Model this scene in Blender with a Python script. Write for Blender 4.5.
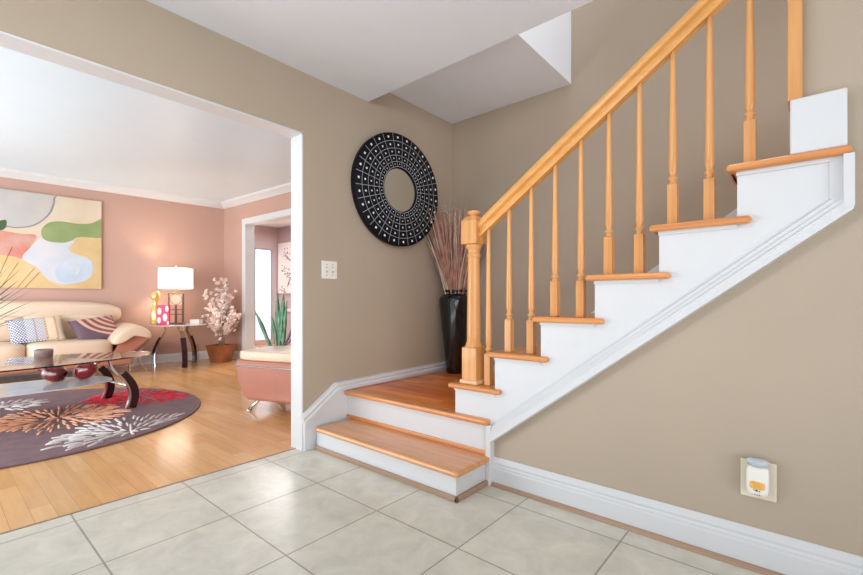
import bpy, bmesh, math, random
from mathutils import Vector, Matrix
from math import sin, cos, pi, radians as R

S = bpy.context.scene
for o in list(bpy.data.objects): bpy.data.objects.remove(o, do_unlink=True)
C = S.collection

# ------------------------------------------------------------------ camera
cam = bpy.data.objects.new('camera', bpy.data.cameras.new('camera')); C.objects.link(cam)
cam.location = (0, 0, 0.96); cam.rotation_euler = (R(90), 0, R(40.565))
cam.data.sensor_width = 36; cam.data.lens = 434 / 863 * 36; cam.data.shift_y = 13.5 / 863
cam.data.clip_start = 0.02
S.camera = cam

# ------------------------------------------------------------------ world, lights, exposure
S.view_settings.view_transform = 'Standard'; S.view_settings.look = 'None'
S.view_settings.gamma = 1; S.view_settings.use_curve_mapping = False
S.view_settings.exposure = 0.2
W = bpy.data.worlds.new('world'); S.world = W; W.use_nodes = True
W.node_tree.nodes['Background'].inputs[0].default_value = (0.93, 0.97, 1.0, 1)
W.node_tree.nodes['Background'].inputs[1].default_value = 0.26

def light(kind, name, loc, power, color=(1, 1, 1), rot=(0, 0, 0), size=None, size_y=None, radius=None):
    l = bpy.data.lights.new(name, kind); l.energy = power; l.color = color
    if kind == 'AREA':
        l.size = size
        if size_y: l.shape = 'RECTANGLE'; l.size_y = size_y
    if radius is not None and kind in ('POINT', 'SPOT'): l.shadow_soft_size = radius
    o = bpy.data.objects.new(name, l); C.objects.link(o); o.location = loc; o.rotation_euler = rot
    return o
light('POINT', 'hall_ceiling_light', (-0.9, 0.0, 2.18), 18, (0.86, 0.93, 1.0), radius=0.12)
light('AREA', 'floor_uplight_fill', (-0.3, -0.6, 0.04), 32, (0.88, 0.94, 1.0), (R(180), 0, 0), 3.4, 1.4)  # added upward fill near the floor, brightens the hall ceiling
fill_sun = light('SUN', 'mirror_wall_fill', (1.5, -4, 2), 1.4, (0.97, 0.98, 1.0))  # added broad directional fill for the wall with the mirror
fill_sun.data.angle = R(36); fill_sun.rotation_euler = Vector((-.80, .59, -.05)).to_track_quat('-Z', 'Y').to_euler()
fill_sun2 = light('SUN', 'back_wall_fill', (0, -4, 2), 0.25, (0.92, 0.96, 1.0)); fill_sun2.data.angle = R(36); fill_sun2.rotation_euler = Vector((-.3, .95, 0.0)).to_track_quat('-Z', 'Y').to_euler()  # second added fill, aimed under the ceiling edge at the stair back wall
light('AREA', 'landing_side_fill', (1.5, 2.55, 1.8), 19, (0.9, 0.95, 1.0), (0, R(66), 0), 0.8, 0.8)  # fill added out of view behind the stair wall, lights the landing
light('AREA', 'stairwell_fill', (-0.7, 2.6, 4.7), 26, (0.92, 0.96, 1), (0, 0, 0), 1.6, 0.9)  # added overhead fill for landing and treads, no fixture modelled
light('AREA', 'living_room_daylight', (-5.2, -1.5, 0.9), 140, (0.88, 0.94, 1.0), (R(100), 0, 0), 4.4, 1.6)
sp = light('SPOT', 'sunbeam', (-3.2, -1.4, 2.5), 14, (1, 0.95, 0.86), radius=0.02)
sp.data.spot_size = R(4); sp.data.spot_blend = 0.5
sp.rotation_euler = (Vector((-3.06, 1.18, 0)) - Vector((-3.2, -1.4, 2.5))).to_track_quat('-Z', 'Y').to_euler()

# ------------------------------------------------------------------ materials
def lin(c):
    return tuple(((v/255)/12.92 if v/255 <= .04045 else ((v/255+.055)/1.055)**2.4) for v in c)
def mat(name, rgb, rough=0.5, metal=0, var=0.04, vscale=6, stretch=(1, 1, 1), bump=0, spec=0.5, coat=0, trans=0, emit=None, estr=0, rgb2=None, bscale=None, ior=1.45, alpha=1):
    m = bpy.data.materials.new(name); m.use_nodes = True
    n = m.node_tree.nodes; l = m.node_tree.links; b = n['Principled BSDF']
    b.inputs['Roughness'].default_value = rough; b.inputs['Metallic'].default_value = metal
    b.inputs['Specular IOR Level'].default_value = spec; b.inputs['Coat Weight'].default_value = coat
    b.inputs['Coat Roughness'].default_value = 0.08
    b.inputs['Transmission Weight'].default_value = trans; b.inputs['IOR'].default_value = ior
    b.inputs['Alpha'].default_value = alpha
    tc = n.new('ShaderNodeTexCoord'); mp = n.new('ShaderNodeMapping'); mp.inputs['Scale'].default_value = stretch
    l.new(tc.outputs['Object'], mp.inputs[0])
    no = n.new('ShaderNodeTexNoise'); no.inputs['Scale'].default_value = vscale; no.inputs['Detail'].default_value = 5
    l.new(mp.outputs[0], no.inputs['Vector'])
    mx = n.new('ShaderNodeMix'); mx.data_type = 'RGBA'
    c1 = lin(rgb); c2 = lin(rgb2) if rgb2 else None
    a = tuple(max(0, v*(1-var)) for v in c1) if not c2 else c1
    z = tuple(min(1, v*(1+var)) for v in c1) if not c2 else c2
    mx.inputs[6].default_value = (*a, 1); mx.inputs[7].default_value = (*z, 1)
    rp = n.new('ShaderNodeMapRange'); rp.inputs[1].default_value = .3; rp.inputs[2].default_value = .7
    l.new(no.outputs['Fac'], rp.inputs[0]); l.new(rp.outputs[0], mx.inputs[0]); l.new(mx.outputs[2], b.inputs['Base Color'])
    if bump:
        bp = n.new('ShaderNodeBump'); bp.inputs['Strength'].default_value = bump; bp.inputs['Distance'].default_value = 0.01
        n2 = n.new('ShaderNodeTexNoise'); n2.inputs['Scale'].default_value = bscale or vscale*4
        l.new(mp.outputs[0], n2.inputs['Vector']); l.new(n2.outputs['Fac'], bp.inputs['Height']); l.new(bp.outputs[0], b.inputs['Normal'])
    if emit:
        b.inputs['Emission Color'].default_value = (*lin(emit), 1); b.inputs['Emission Strength'].default_value = estr
    return m

def wood(name, c1, c2, axis, rough=0.3, coat=0.3, scale=1.0):
    st = {'x': (1.2, 22, 22), 'y': (22, 1.2, 22), 'z': (22, 22, 1.2)}[axis]
    return mat(name, c1, rough, rgb2=c2, vscale=1.6*scale, stretch=st, coat=coat, spec=0.4)

def brick_mat(name, c1, c2, cm, w, h, mortar, shift=(0, 0), offset=0.5, rough=0.25, grain=None, marble=None, bumpd=0, coat=0.0, spec=0.5, swap=False):
    m = bpy.data.materials.new(name); m.use_nodes = True
    n = m.node_tree.nodes; l = m.node_tree.links; b = n['Principled BSDF']
    b.inputs['Roughness'].default_value = rough; b.inputs['Coat Weight'].default_value = coat; b.inputs['Coat Roughness'].default_value = .12
    b.inputs['Specular IOR Level'].default_value = spec
    tc = n.new('ShaderNodeTexCoord'); mp = n.new('ShaderNodeMapping'); mp.inputs['Location'].default_value = (shift[0], shift[1], 0)
    l.new(tc.outputs['Object'], mp.inputs[0])
    br = n.new('ShaderNodeTexBrick'); br.offset = offset; br.squash = 1
    br.inputs['Scale'].default_value = 1; br.inputs['Brick Width'].default_value = w; br.inputs['Row Height'].default_value = h
    br.inputs['Mortar Size'].default_value = mortar; br.inputs['Mortar Smooth'].default_value = 0.1
    br.inputs['Color1'].default_value = (*lin(c1), 1); br.inputs['Color2'].default_value = (*lin(c2), 1); br.inputs['Mortar'].default_value = (*lin(cm), 1)
    l.new(mp.outputs[0], br.inputs['Vector'])
    no = n.new('ShaderNodeTexNoise'); no.inputs['Detail'].default_value = 6
    m2 = n.new('ShaderNodeMapping'); m2.inputs['Scale'].default_value = grain or (1, 1, 1)
    l.new(tc.outputs['Object'], m2.inputs[0]); l.new(m2.outputs[0], no.inputs['Vector']); no.inputs['Scale'].default_value = 2.2
    if not grain: no.inputs['Distortion'].default_value = 0.6; no.inputs['Scale'].default_value = 8; no.inputs['Detail'].default_value = 9; no.inputs['Roughness'].default_value = .65
    rp = n.new('ShaderNodeMapRange'); rp.inputs[1].default_value = .3; rp.inputs[2].default_value = .72
    rp.inputs[3].default_value = 1 - (marble or .1); rp.inputs[4].default_value = 1 + (marble or .1)*.6
    l.new(no.outputs['Fac'], rp.inputs[0])
    mx = n.new('ShaderNodeVectorMath'); mx.operation = 'SCALE'
    l.new(br.outputs['Color'], mx.inputs[0]); l.new(rp.outputs[0], mx.inputs['Scale']); l.new(mx.outputs[0], b.inputs['Base Color'])
    if bumpd:
        bp = n.new('ShaderNodeBump'); bp.invert = True; bp.inputs['Distance'].default_value = bumpd; bp.inputs['Strength'].default_value = .6
        l.new(br.outputs['Fac'], bp.inputs['Height']); l.new(bp.outputs[0], b.inputs['Normal'])
    return m

M = dict(
    tan=mat('tan_wall_paint', (180, 164, 145), 0.55, var=.02, vscale=2, bump=.05, bscale=60, spec=.3),
    coral=mat('terracotta_wall_paint', (194, 158, 144), 0.5, var=.02, vscale=2, spec=.3),
    mauve=mat('mauve_wall_paint', (196, 176, 178), 0.6, var=.02, vscale=2),
    ceil=mat('white_ceiling_paint', (236, 240, 246), 0.8, var=.01),
    lceil=mat('satin_ceiling_paint', (214, 230, 240), 0.35, var=.01, spec=.5),
    white=mat('white_trim_paint', (214, 214, 215), 0.35, var=.01),
    tile=brick_mat('stone_tile', (222, 218, 204), (214, 210, 196), (164, 156, 142), .464, .459, .0035, (2.41+.464*20, -.428+.459*20), 0, .28, None, .17, .002),
    parquet=brick_mat('maple_strip_floor', (230, 180, 124), (214, 158, 98), (176, 122, 70), .62, .078, .0008, (0, 0), .37, .2, (1.5, 14, 1), .10, 0, .25),
    landing=brick_mat('landing_strip_floor', (250, 150, 66), (206, 100, 40), (150, 70, 26), .9, .075, .001, (.3, .02), .43, .3, (1.5, 16, 1), .22, 0, .08, .35),
    step=brick_mat('step_wood', (222, 158, 104), (206, 140, 88), (170, 108, 62), 3.0, .085, .0008, (9, .005), .3, .25, (1.4, 18, 1), .16, 0, .25),
    oakx=wood('oak_grain_lengthwise', (222, 152, 92), (202, 128, 70), 'x'),
    oaky=wood('oak_grain_crosswise', (224, 154, 94), (204, 130, 72), 'y'),
    oakz=wood('oak_grain_upright', (224, 165, 104), (204, 140, 82), 'z', coat=.2),
    molding=wood('taupe_shoe_molding', (176, 146, 122), (160, 130, 106), 'x', .5, 0),
    black=mat('black_lacquer', (8, 8, 10), 0.12, var=.1, coat=.6),
    mosaic=mat('black_mosaic_tile', (12, 13, 20), 0.55, var=.3, vscale=20, spec=.2),
    grout=mat('grey_mosaic_grout', (165, 167, 172), .6),
    stud=mat('silver_stud', (240, 242, 245), .4, metal=0),
    mirror=mat('mirror_glass', (225, 228, 226), 0.02, metal=1, var=0),
    twig=mat('dried_twig', (216, 172, 154), .8, rgb2=(176, 124, 106), vscale=14),
    straw=mat('pale_dried_tip', (226, 206, 186), .8),
    plastic=mat('white_plastic', (236, 233, 224), .35),
    ivory=mat('ivory_plastic', (226, 214, 194), .4),
    bluecap=mat('pale_blue_plastic', (218, 228, 234), .15, trans=.35),
    orange=mat('orange_label_print', (226, 160, 66), .5, rgb2=(240, 196, 120), vscale=60),
    dark=mat('dark_print', (60, 50, 46), .6),
    leather=mat('cream_leather', (222, 197, 173), .38, var=.03, bump=.15, bscale=40),
    tanleather=mat('tan_leather', (178, 118, 98), .28, var=.05, spec=.6),
    chrome=mat('chrome', (214, 216, 220), .15, metal=1),
    espresso=mat('dark_espresso_wood', (46, 16, 20), .25, var=.2, coat=.3),
    glass=mat('clear_glass', (222, 236, 232), .02, trans=1, spec=.6, ior=1.3),
    frost=mat('frosted_shelf_glass', (226, 228, 236), .12, trans=.2, spec=.6),
    redglass=mat('dark_red_glass', (150, 4, 14), .08, rgb2=(70, 2, 10), vscale=9, coat=1),
    candle=mat('taupe_ceramic', (150, 122, 116), .45),
    rug=mat('mauve_rug_pile', (136, 112, 116), .95, var=.1, vscale=12, bump=.6, bscale=260, spec=.1),
    rugpeach=mat('peach_rug_tuft', (240, 190, 158), .95, rgb2=(226, 154, 120), vscale=10, spec=.1),
    rugred=mat('red_rug_tuft', (196, 40, 56), .95, rgb2=(222, 78, 88), vscale=10, spec=.1),
    rugwhite=mat('white_rug_tuft', (226, 218, 214), .95, rgb2=(200, 190, 188), vscale=14, spec=.1),
    shade=mat('lit_lampshade_fabric', (255, 248, 238), .8, emit=(255, 244, 230), estr=1.1),
    iron=mat('brown_lamp_metal', (108, 84, 78), .45, metal=.3),
    shellp=mat('beige_lamp_panel', (206, 176, 156), .6),
    gold=mat('gold_ceramic', (232, 186, 96), .2, metal=.5, rgb2=(246, 214, 150), vscale=30),
    pink=mat('pink_card', (216, 28, 84), .4),
    copper=mat('copper_pot', (160, 98, 62), .3, metal=.3, var=.2),
    bark=mat('pale_bark', (176, 142, 116), .8),
    blossom=mat('white_blossom', (252, 240, 234), .8, rgb2=(240, 212, 200), vscale=30),
    leaf=mat('green_leaf', (62, 122, 92), .4, rgb2=(128, 168, 134), vscale=16),
    purpleleaf=mat('dusky_leaf', (112, 98, 116), .5),
    thinleaf=mat('pale_green_blade', (120, 150, 128), .45, rgb2=(64, 100, 84), vscale=6),
    clay=mat('cream_clay', (232, 206, 170), .5),
    soil=mat('potting_soil', (70, 50, 40), .9, var=.3, vscale=60),
    canvas=mat('white_canvas', (240, 234, 230), .8),
    branchpaint=mat('dusky_branch_paint', (150, 110, 116), .8),
    pane=mat('window_glass', (240, 246, 250), .02, trans=1, ior=1.1),
    cord=mat('brown_cord', (120, 80, 60), .6),
)

# ------------------------------------------------------------------ mesh helpers
def new(): return bmesh.new()
def box(bm, x0, x1, y0, y1, z0, z1, bev=0, seg=2):
    vs = [bm.verts.new((x, y, z)) for x in (x0, x1) for y in (y0, y1) for z in (z0, z1)]
    fs = [bm.faces.new([vs[i] for i in q]) for q in ((0, 1, 3, 2), (4, 6, 7, 5), (0, 4, 5, 1), (2, 3, 7, 6), (0, 2, 6, 4), (1, 5, 7, 3))]
    if bev:
        es = list({e for f in fs for e in f.edges})
        bmesh.ops.bevel(bm, geom=es, offset=bev, segments=seg, affect='EDGES', profile=.5)
    return bm
def prism(bm, pts, a0, a1, axis='y', bev=0):
    """polygon pts extruded from a0 to a1; axis y -> pts are (x,z); axis x -> (y,z); axis z -> (x,y)"""
    def p(q, a): return {'y': (q[0], a, q[1]), 'x': (a, q[0], q[1]), 'z': (q[0], q[1], a)}[axis]
    A = [bm.verts.new(p(q, a0)) for q in pts]; B = [bm.verts.new(p(q, a1)) for q in pts]
    fs = [bm.faces.new(A), bm.faces.new(B[::-1])]
    for i in range(len(pts)):
        j = (i+1) % len(pts); fs.append(bm.faces.new((A[i], B[i], B[j], A[j])))
    bmesh.ops.recalc_face_normals(bm, faces=fs)
    if bev:
        es = list({e for f in fs[:2] for e in f.edges})
        bmesh.ops.bevel(bm, geom=es, offset=bev, segments=2, affect='EDGES', profile=.5)
    return bm
def lathe(bm, prof, seg=32, at=(0, 0, 0), cap=True, sx=1, sy=1):
    rings = []
    for r, z in prof:
        rings.append([bm.verts.new((at[0]+sx*r*cos(2*pi*i/seg), at[1]+sy*r*sin(2*pi*i/seg), at[2]+z)) for i in range(seg)])
    for a, b in zip(rings, rings[1:]):
        for i in range(seg):
            f = bm.faces.new((a[i], a[(i+1) % seg], b[(i+1) % seg], b[i])); f.smooth = True
    if cap:
        bm.faces.new(rings[0][::-1]); bm.faces.new(rings[-1])
    return bm
def tube(bm, pts, rad, seg=8, cap=True):
    pts = [Vector(p) for p in pts]; rings = []
    if not hasattr(rad, '__len__'): rad = [rad]*len(pts)
    prev = None
    for i, p in enumerate(pts):
        t = (pts[min(i+1, len(pts)-1)]-pts[max(i-1, 0)]).normalized()
        if prev is None:
            u = t.orthogonal().normalized()
        else:
            u = (prev - t*prev.dot(t)).normalized()
        prev = u; v = t.cross(u)
        rings.append([bm.verts.new(p+(u*cos(2*pi*k/seg)+v*sin(2*pi*k/seg))*rad[i]) for k in range(seg)])
    for a, b in zip(rings, rings[1:]):
        for i in range(seg):
            f = bm.faces.new((a[i], a[(i+1) % seg], b[(i+1) % seg], b[i])); f.smooth = True
    if cap and seg > 2:
        bm.faces.new(rings[0][::-1]); bm.faces.new(rings[-1])
    return bm
def sweep(bm, path, profile, upv=(0, 0, 1), cap=True):
    """rectangular/other profile [(side,up)] swept along path"""
    path = [Vector(p) for p in path]; rings = []
    for i, p in enumerate(path):
        t = (path[min(i+1, len(path)-1)]-path[max(i-1, 0)]).normalized()
        s = t.cross(Vector(upv)).normalized(); u = s.cross(t)
        rings.append([bm.verts.new(p+s*a+u*b) for a, b in profile])
    n = len(profile); fs = []
    for a, b in zip(rings, rings[1:]):
        for i in range(n): fs.append(bm.faces.new((a[i], a[(i+1) % n], b[(i+1) % n], b[i])))
    if cap: fs += [bm.faces.new(rings[0][::-1]), bm.faces.new(rings[-1])]
    bmesh.ops.recalc_face_normals(bm, faces=fs)
    return bm
def rbox(bm, cx, cy, cz, sx, sy, sz, e=4, n=16, m=None):
    """superellipsoid cushion"""
    def sp(w, k): c = cos(w); return math.copysign(abs(c)**k, c)
    def ss(w, k): c = sin(w); return math.copysign(abs(c)**k, c)
    k1 = 2/e; rings = []
    for i in range(n+1):
        ph = -pi/2+pi*i/n
        ring = []
        for j in range(2*n):
            th = 2*pi*j/(2*n)
            v = Vector((sx*sp(ph, k1)*sp(th, k1), sy*sp(ph, k1)*ss(th, k1), sz*ss(ph, k1)))
            if m: v = m @ v
            ring.append(bm.verts.new((cx+v.x, cy+v.y, cz+v.z)))
        rings.append(ring)
    for a, b in zip(rings, rings[1:]):
        for j in range(2*n):
            f = bm.faces.new((a[j], a[(j+1) % (2*n)], b[(j+1) % (2*n)], b[j])); f.smooth = True
    bmesh.ops.remove_doubles(bm, verts=bm.verts[:], dist=1e-5)
    return bm
def build(name, bm, m, parent=None, loc=(0, 0, 0), rot=(0, 0, 0), label=None, mats=None, smooth=False):
    me = bpy.data.meshes.new(name)
    if smooth:
        for f in bm.faces: f.smooth = True
    bm.to_mesh(me); bm.free()
    o = bpy.data.objects.new(name, me); C.objects.link(o)
    for mm in (mats or [m]): me.materials.append(mm)
    o.location = loc; o.rotation_euler = rot
    if parent: o.parent = parent
    if label: o['label'] = label
    return o
def tag(o, label, cat, group=None, kind=None):
    o['label'] = label; o['category'] = cat
    if group: o['group'] = group
    if kind: o['kind'] = kind
    return o
def thing(name, label, cat, loc=(0, 0, 0), rz=0, group=None):
    o = bpy.data.objects.new(name, None); C.objects.link(o); o.location = loc; o.rotation_euler = (0, 0, rz)
    o.empty_display_size = .1
    return tag(o, label, cat, group)
def struct(name, bm, m, loc=(0, 0, 0), rot=(0, 0, 0), label=None, cat=None, mats=None):
    o = build(name, bm, m, None, loc, rot, mats=mats); o['kind'] = 'structure'
    if label: o['label'] = label
    if cat: o['category'] = cat
    return o

# ================================================================== THE SETTING
XL = -2.44; TL = 0.125           # wall with the opening: hall face, thickness
YS = 1.95                        # wall under the stairs
YB = 3.14                        # wall behind the stairs
struct('floor', box(new(), -2.51, 2.3, -1.6, 1.95, -.05, 0), M['tile'], label='beige stone tile floor of the entry hall with thin grout lines', cat='floor')
struct('floor', box(new(), -8.6, -2.51, -1.6, 3.95, -.05, 0), M['parquet'], label='pale maple strip floor of the living room', cat='floor')
struct('trim_1', box(new(), -2.516, -2.505, -1.6, 1.58, 0, .003), M['molding'], label='thin threshold line between maple floor and stone tiles', cat='threshold')
# left wall with wide opening
bm = new()
prism(bm, [(-1.6, 2.04), (1.58, 2.04), (1.58, 0), (YB, 0), (YB, 5), (-1.6, 5)], XL-TL+.006, XL, 'x')
struct('wall_left', bm, M['tan'], label='tan wall carrying the round mosaic mirror and the light switch', cat='wall')
bm = new(); box(bm, XL-TL, XL+.001, 1.572, 1.581, 0, 2.048); box(bm, XL-TL, XL+.001, -1.6, 1.581, 2.032, 2.041)
struct('trim_2', bm, M['white'], label='white painted jamb and header lining the living room opening', cat='opening trim')
struct('wall_living_side', box(new(), XL-TL-.002, XL-TL+.006, 1.58, 3.6, 0, 2.63), M['coral'], label='terracotta living room side of the opening wall', cat='wall')
# back wall of the stairs and wall under the stairs
struct('wall_back', box(new(), XL, 3.2, YB, YB+.1, 0, 5), M['tan'], label='tan wall rising behind the staircase', cat='wall')
bm = new()
prism(bm, [(-1.25, 0), (2.4, 0), (2.4, 5), (0, 5), (0, 1.43), (.08, 1.43), (.08, 1.28), (-1.25, .275)], YS, YS+.1, 'y')
struct('wall_right', bm, M['tan'], label='tan wall under and beside the staircase with the outlet', cat='wall')
#struct('wall_hall', box(new(), 2.3, 2.4, -3, YS, 0, 2.43), M['tan'], label='tan hall wall beside the camera', cat='wall')
# hall ceiling, stairwell box, living ceiling
struct('ceiling', box(new(), XL, 2.4, -1.6, 2.13, 2.43, 2.56), M['ceil'], label='flat white ceiling of the entry hall', cat='ceiling')
struct('ceiling', box(new(), XL, -1.316, 2.13, YB, 2.58, 3.2), M['ceil'], label='white boxed bulkhead hanging over the landing', cat='ceiling')
struct('ceiling', box(new(), XL, 2.4, 1.95, YB, 4.9, 5.0), M['ceil'], label='upper ceiling of the stairwell', cat='ceiling')
struct('ceiling', box(new(), -8.7, XL-TL, -1.6, 3.7, 2.63, 2.7), M['lceil'], label='satin white living room ceiling', cat='ceiling')

# living room far wall (slightly skewed) : frame whose +x runs along the wall to the left, +y into the room
FA = (-7.54, 3.339); A1 = math.atan2(-.9976, -.0687)   # direction from the corner to the left along far wall
def far_obj(o): o.location = (FA[0], FA[1], 0); o.rotation_euler = (0, 0, A1); return o
A2 = math.atan2(.0499, .99875)                          # side wall direction, from the corner to the right
def side_obj(o): o.location = (FA[0], FA[1], 0); o.rotation_euler = (0, 0, A2); return o
o = far_obj(struct('wall_far', box(new(), -.2, 4.95, -.12, 0, 0, 2.63), M['coral'], label='terracotta living room wall behind the sofa', cat='wall'))
bm = new()
prism(bm, [(-.12, 0), (.72, 0), (.72, 2.2), (2.4, 2.2), (2.4, 0), (5.3, 0), (5.3, 2.63), (-.12, 2.63)], 0, .13, 'y')
side_obj(struct('wall_doorway', bm, M['coral'], label='terracotta wall with the white cased doorway', cat='wall'))
# cornice: stepped cove swept along walls
CP = [(0, 2.535), (.012, 2.535), (.02, 2.55), (.05, 2.575), (.085, 2.6), (.095, 2.615), (.1, 2.63), (0, 2.63)]
bm = new(); prism(bm, CP, 0, 4.95, 'x')
far_obj(struct('trim_3', bm, M['white'], label='white crown moulding over the sofa wall', cat='crown moulding'))
bm = new(); prism(bm, [(-a, b) for a, b in CP], 0, 5.1, 'x')
side_obj(struct('trim_4', bm, M['white'], label='white crown moulding over the doorway wall', cat='crown moulding'))
BP = [(0, 0), (.018, 0), (.018, .095), (.012, .11), (.006, .13), (0, .13)]
bm = new(); prism(bm, BP, 0, 4.95, 'x')
far_obj(struct('baseboard_far', bm, M['white'], label='white baseboard along the sofa wall', cat='baseboard'))
bm = new(); prism(bm, [(-a, b) for a, b in BP], 0.02, .62, 'x')
side_obj(struct('baseboard_side', bm, M['white'], label='white baseboard between the corner and the doorway', cat='baseboard'))
# doorway casing
bm = new()
box(bm, .62, .72, -.02, 0, 0, 2.29, .004); box(bm, 2.4, 2.5, -.02, 0, 0, 2.29, .004); box(bm, .62, 2.5, -.022, 0, 2.2, 2.29, .004)
box(bm, .715, .722, -.01, .14, 0, 2.2); box(bm, 2.398, 2.405, -.01, .14, 0, 2.2); box(bm, .72, 2.4, -.01, .14, 2.195, 2.202)
side_obj(struct('trim_5', bm, M['white'], label='white casing around the doorway to the next room', cat='door casing'))
# next room
bm = new(); box(bm, -1.6, -1.5, .13, 1.42, 0, 2.63); box(bm, -1.6, -1.5, 1.86, 2.0, 0, 2.63); box(bm, -1.6, -1.5, 1.42, 1.86, 2.13, 2.63); box(bm, -1.6, -1.5, 1.42, 1.86, 0, .1)
side_obj(struct('wall_next_left', bm, M['mauve'], label='mauve left wall of the next room', cat='wall'))
side_obj(struct('wall_next_back', box(new(), -1.6, 4, 1.98, 2.08, 0, 2.63), M['mauve'], label='mauve back wall of the next room', cat='wall'))
side_obj(struct('floor_next', box(new(), -1.6, 4, .2, 2.0, -.04, -.0015), M['parquet'], label='maple floor of the next room', cat='floor'))
side_obj(struct('ceiling', box(new(), -1.6, 4, .13, 2.0, 2.63, 2.7), M['ceil'], label='ceiling of the next room', cat='ceiling'))
side_obj(struct('trim_6', box(new(), -1.48, 4, 1.955, 1.98, .72, .79, .004), M['white'], label='white chair rail on the mauve wall', cat='chair rail'))
w = side_obj(struct('window_1', (lambda b: (box(b, -1.55, -1.492, 1.42, 1.45, .1, 2.13), box(b, -1.55, -1.492, 1.83, 1.86, .1, 2.13), box(b, -1.55, -1.492, 1.42, 1.86, 2.1, 2.13), b)[-1])(new()), mat('slate_window_frame', (150, 158, 172), .5), label='tall narrow bright window of the next room', cat='window'))
p = build('window_pane', box(new(), -1.53, -1.524, 1.45, 1.83, .1, 2.1), mat('daylight_glow_pane', (225, 232, 240), .4, emit=(236, 244, 255), estr=.75), w)  # pane emission stands in for the bright daylight outside
light('AREA', 'next_room_fill', (-7.2, 4.4, 2.5), 70, (1, 1, 1), (0, 0, 0), 1.2)  # fill added under the ceiling to lift the mauve walls

# hall baseboard (stepped profile with rounded top) and shoe moulding
HB = [(0, 0), (-.022, 0), (-.022, .085), (-.019, .092), (-.019, .1), (-.014, .108), (-.016, .118), (-.010, .13), (-.004, .14), (0, .142)]
bm = new(); prism(bm, [(YS+a, b) for a, b in HB], -1.235, 2.3, 'x')
struct('baseboard_right', bm, M['white'], label='tall white moulded baseboard under the stair wall', cat='baseboard')
bm = new(); prism(bm, [(YS-.022, 0), (YS-.04, 0), (YS-.038, .008), (YS-.03, .016), (YS-.022, .018)], -1.235, 2.3, 'x')
struct('trim_7', bm, M['molding'], label='taupe shoe moulding below the white baseboard', cat='shoe moulding')
# stepped skirt board climbing the left wall
bm = new()
prism(bm, [(1.581, 0), (3.12, 0), (3.12, .42), (1.83, .395), (1.581, .22)], XL, XL+.02, 'x')
struct('baseboard_left', bm, M['white'], label='white skirt board rising from the jamb to the landing', cat='baseboard')
bm = new()
PR = [(0, 0), (.034, 0), (.034, .018), (.026, .03), (.03, .042), (.02, .056), (0, .06)]
for a, b in (((1.581, .165), (1.845, .342)), ((1.845, .342), (3.12, .362))):
    A = Vector((0, a[0], a[1])); B = Vector((0, b[0], b[1])); rs = []
    for P_ in (A, B): rs.append([bm.verts.new((XL+q[0], P_.y-(q[1]*.35 if P_ is A and a[0] < 1.6 else q[1]*.3), P_.z+q[1])) for q in PR])
    for i in range(len(PR)): bm.faces.new((rs[0][i], rs[0][(i+1) % len(PR)], rs[1][(i+1) % len(PR)], rs[1][i]))
    bm.faces.new(rs[0]); bm.faces.new(rs[1][::-1])
bmesh.ops.recalc_face_normals(bm, faces=bm.faces[:])
struct('trim_8', bm, M['white'], label='moulded cap strip on the white skirt board', cat='moulding')

# ================================================================== STAIRCASE
LZ = .34; RX = [-1.475+.2585*k for k in range(9)]; TZ = [.505+.19*k for k in range(9)]
YF = 1.928                       # face of the white stair side panel
st = thing('staircase', 'white and oak staircase climbing right from a wood landing', 'staircase', (-1.0, 2.5, 0))
def sp_(name, bm, m, **k):
    bmesh.ops.translate(bm, vec=(1.0, -2.5, 0), verts=bm.verts[:]); return build(name, bm, m, k.pop('parent', st), **k)
def nosed(x0, x1, y0, y1, z1, t=.03, r=.012):
    bm = new(); box(bm, x0, x1, y0, y1, z1-t, z1, r, 3); return bm
# mesh coordinates are offset by the empty; give the strip materials world-like coordinates anyway
# bottom step
sp_('bottom_step_tread', nosed(XL+.06, -1.235, 1.628, 1.925, .15), M['step'])
sp_('bottom_step_riser', box(new(), XL+.045, -1.262, 1.655, 1.93, .0, .12), M['white'])
bm = new(); box(bm, XL+.04, -1.245, 1.64, 1.656, 0, .026, .004); box(bm, -1.263, -1.245, 1.64, 1.93, 0, .026, .004)
sp_('shoe_molding', bm, M['molding'])
bm = new(); box(bm, XL+.022, -1.262, 1.912, 1.928, .15, .172, .005)
sp_('cove_molding', bm, M['oakx'])
# landing
sp_('landing_riser', box(new(), XL+.022, -1.262, 1.925, 1.95, .15, LZ-.028), M['white'])
bm = new(); box(bm, XL+.022, -1.45, 1.96, YB, LZ-.03, LZ)
sp_('landing_floor', bm, M['landing'])
bm = new(); box(bm, XL+.022, -1.245, 1.89, 1.965, LZ-.03, LZ+.0005, .011, 3)
sp_('landing_nosing', bm, M['oakx'])
bm = new(); box(bm, XL+.02, -1.47, YB-.016, YB-.001, LZ, LZ+.08, .003)
sp_('landing_baseboard', bm, M['white'])
# treads and risers
for k in range(8):
    x0 = RX[k]-.032; x1 = RX[k+1]+.005
    y0 = YF-.034 if k < 6 else YS+.1
    bm = new(); box(bm, x0, x1+(.0 if k > 5 else .038), y0, YS if k < 6 else YB, TZ[k]-.027, TZ[k], .0115, 3)
    if k < 6: box(bm, x0+.012, x1, YS-.01, YB-.002, TZ[k]-.027, TZ[k]-.0004)
    if k < 6: box(bm, x0, x0+.03, YS-.02, YB-.002, TZ[k]-.027, TZ[k]-.0002, .011, 3)
    sp_('tread', bm, M['oakx'])
    zb = LZ if k == 0 else TZ[k-1]
    y1 = YF+.012 if k < 6 else YS+.1
    sp_('riser', box(new(), RX[k], RX[k]+.018, y1, YB-.002, zb-.03, TZ[k]-.027), M['white'])
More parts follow.
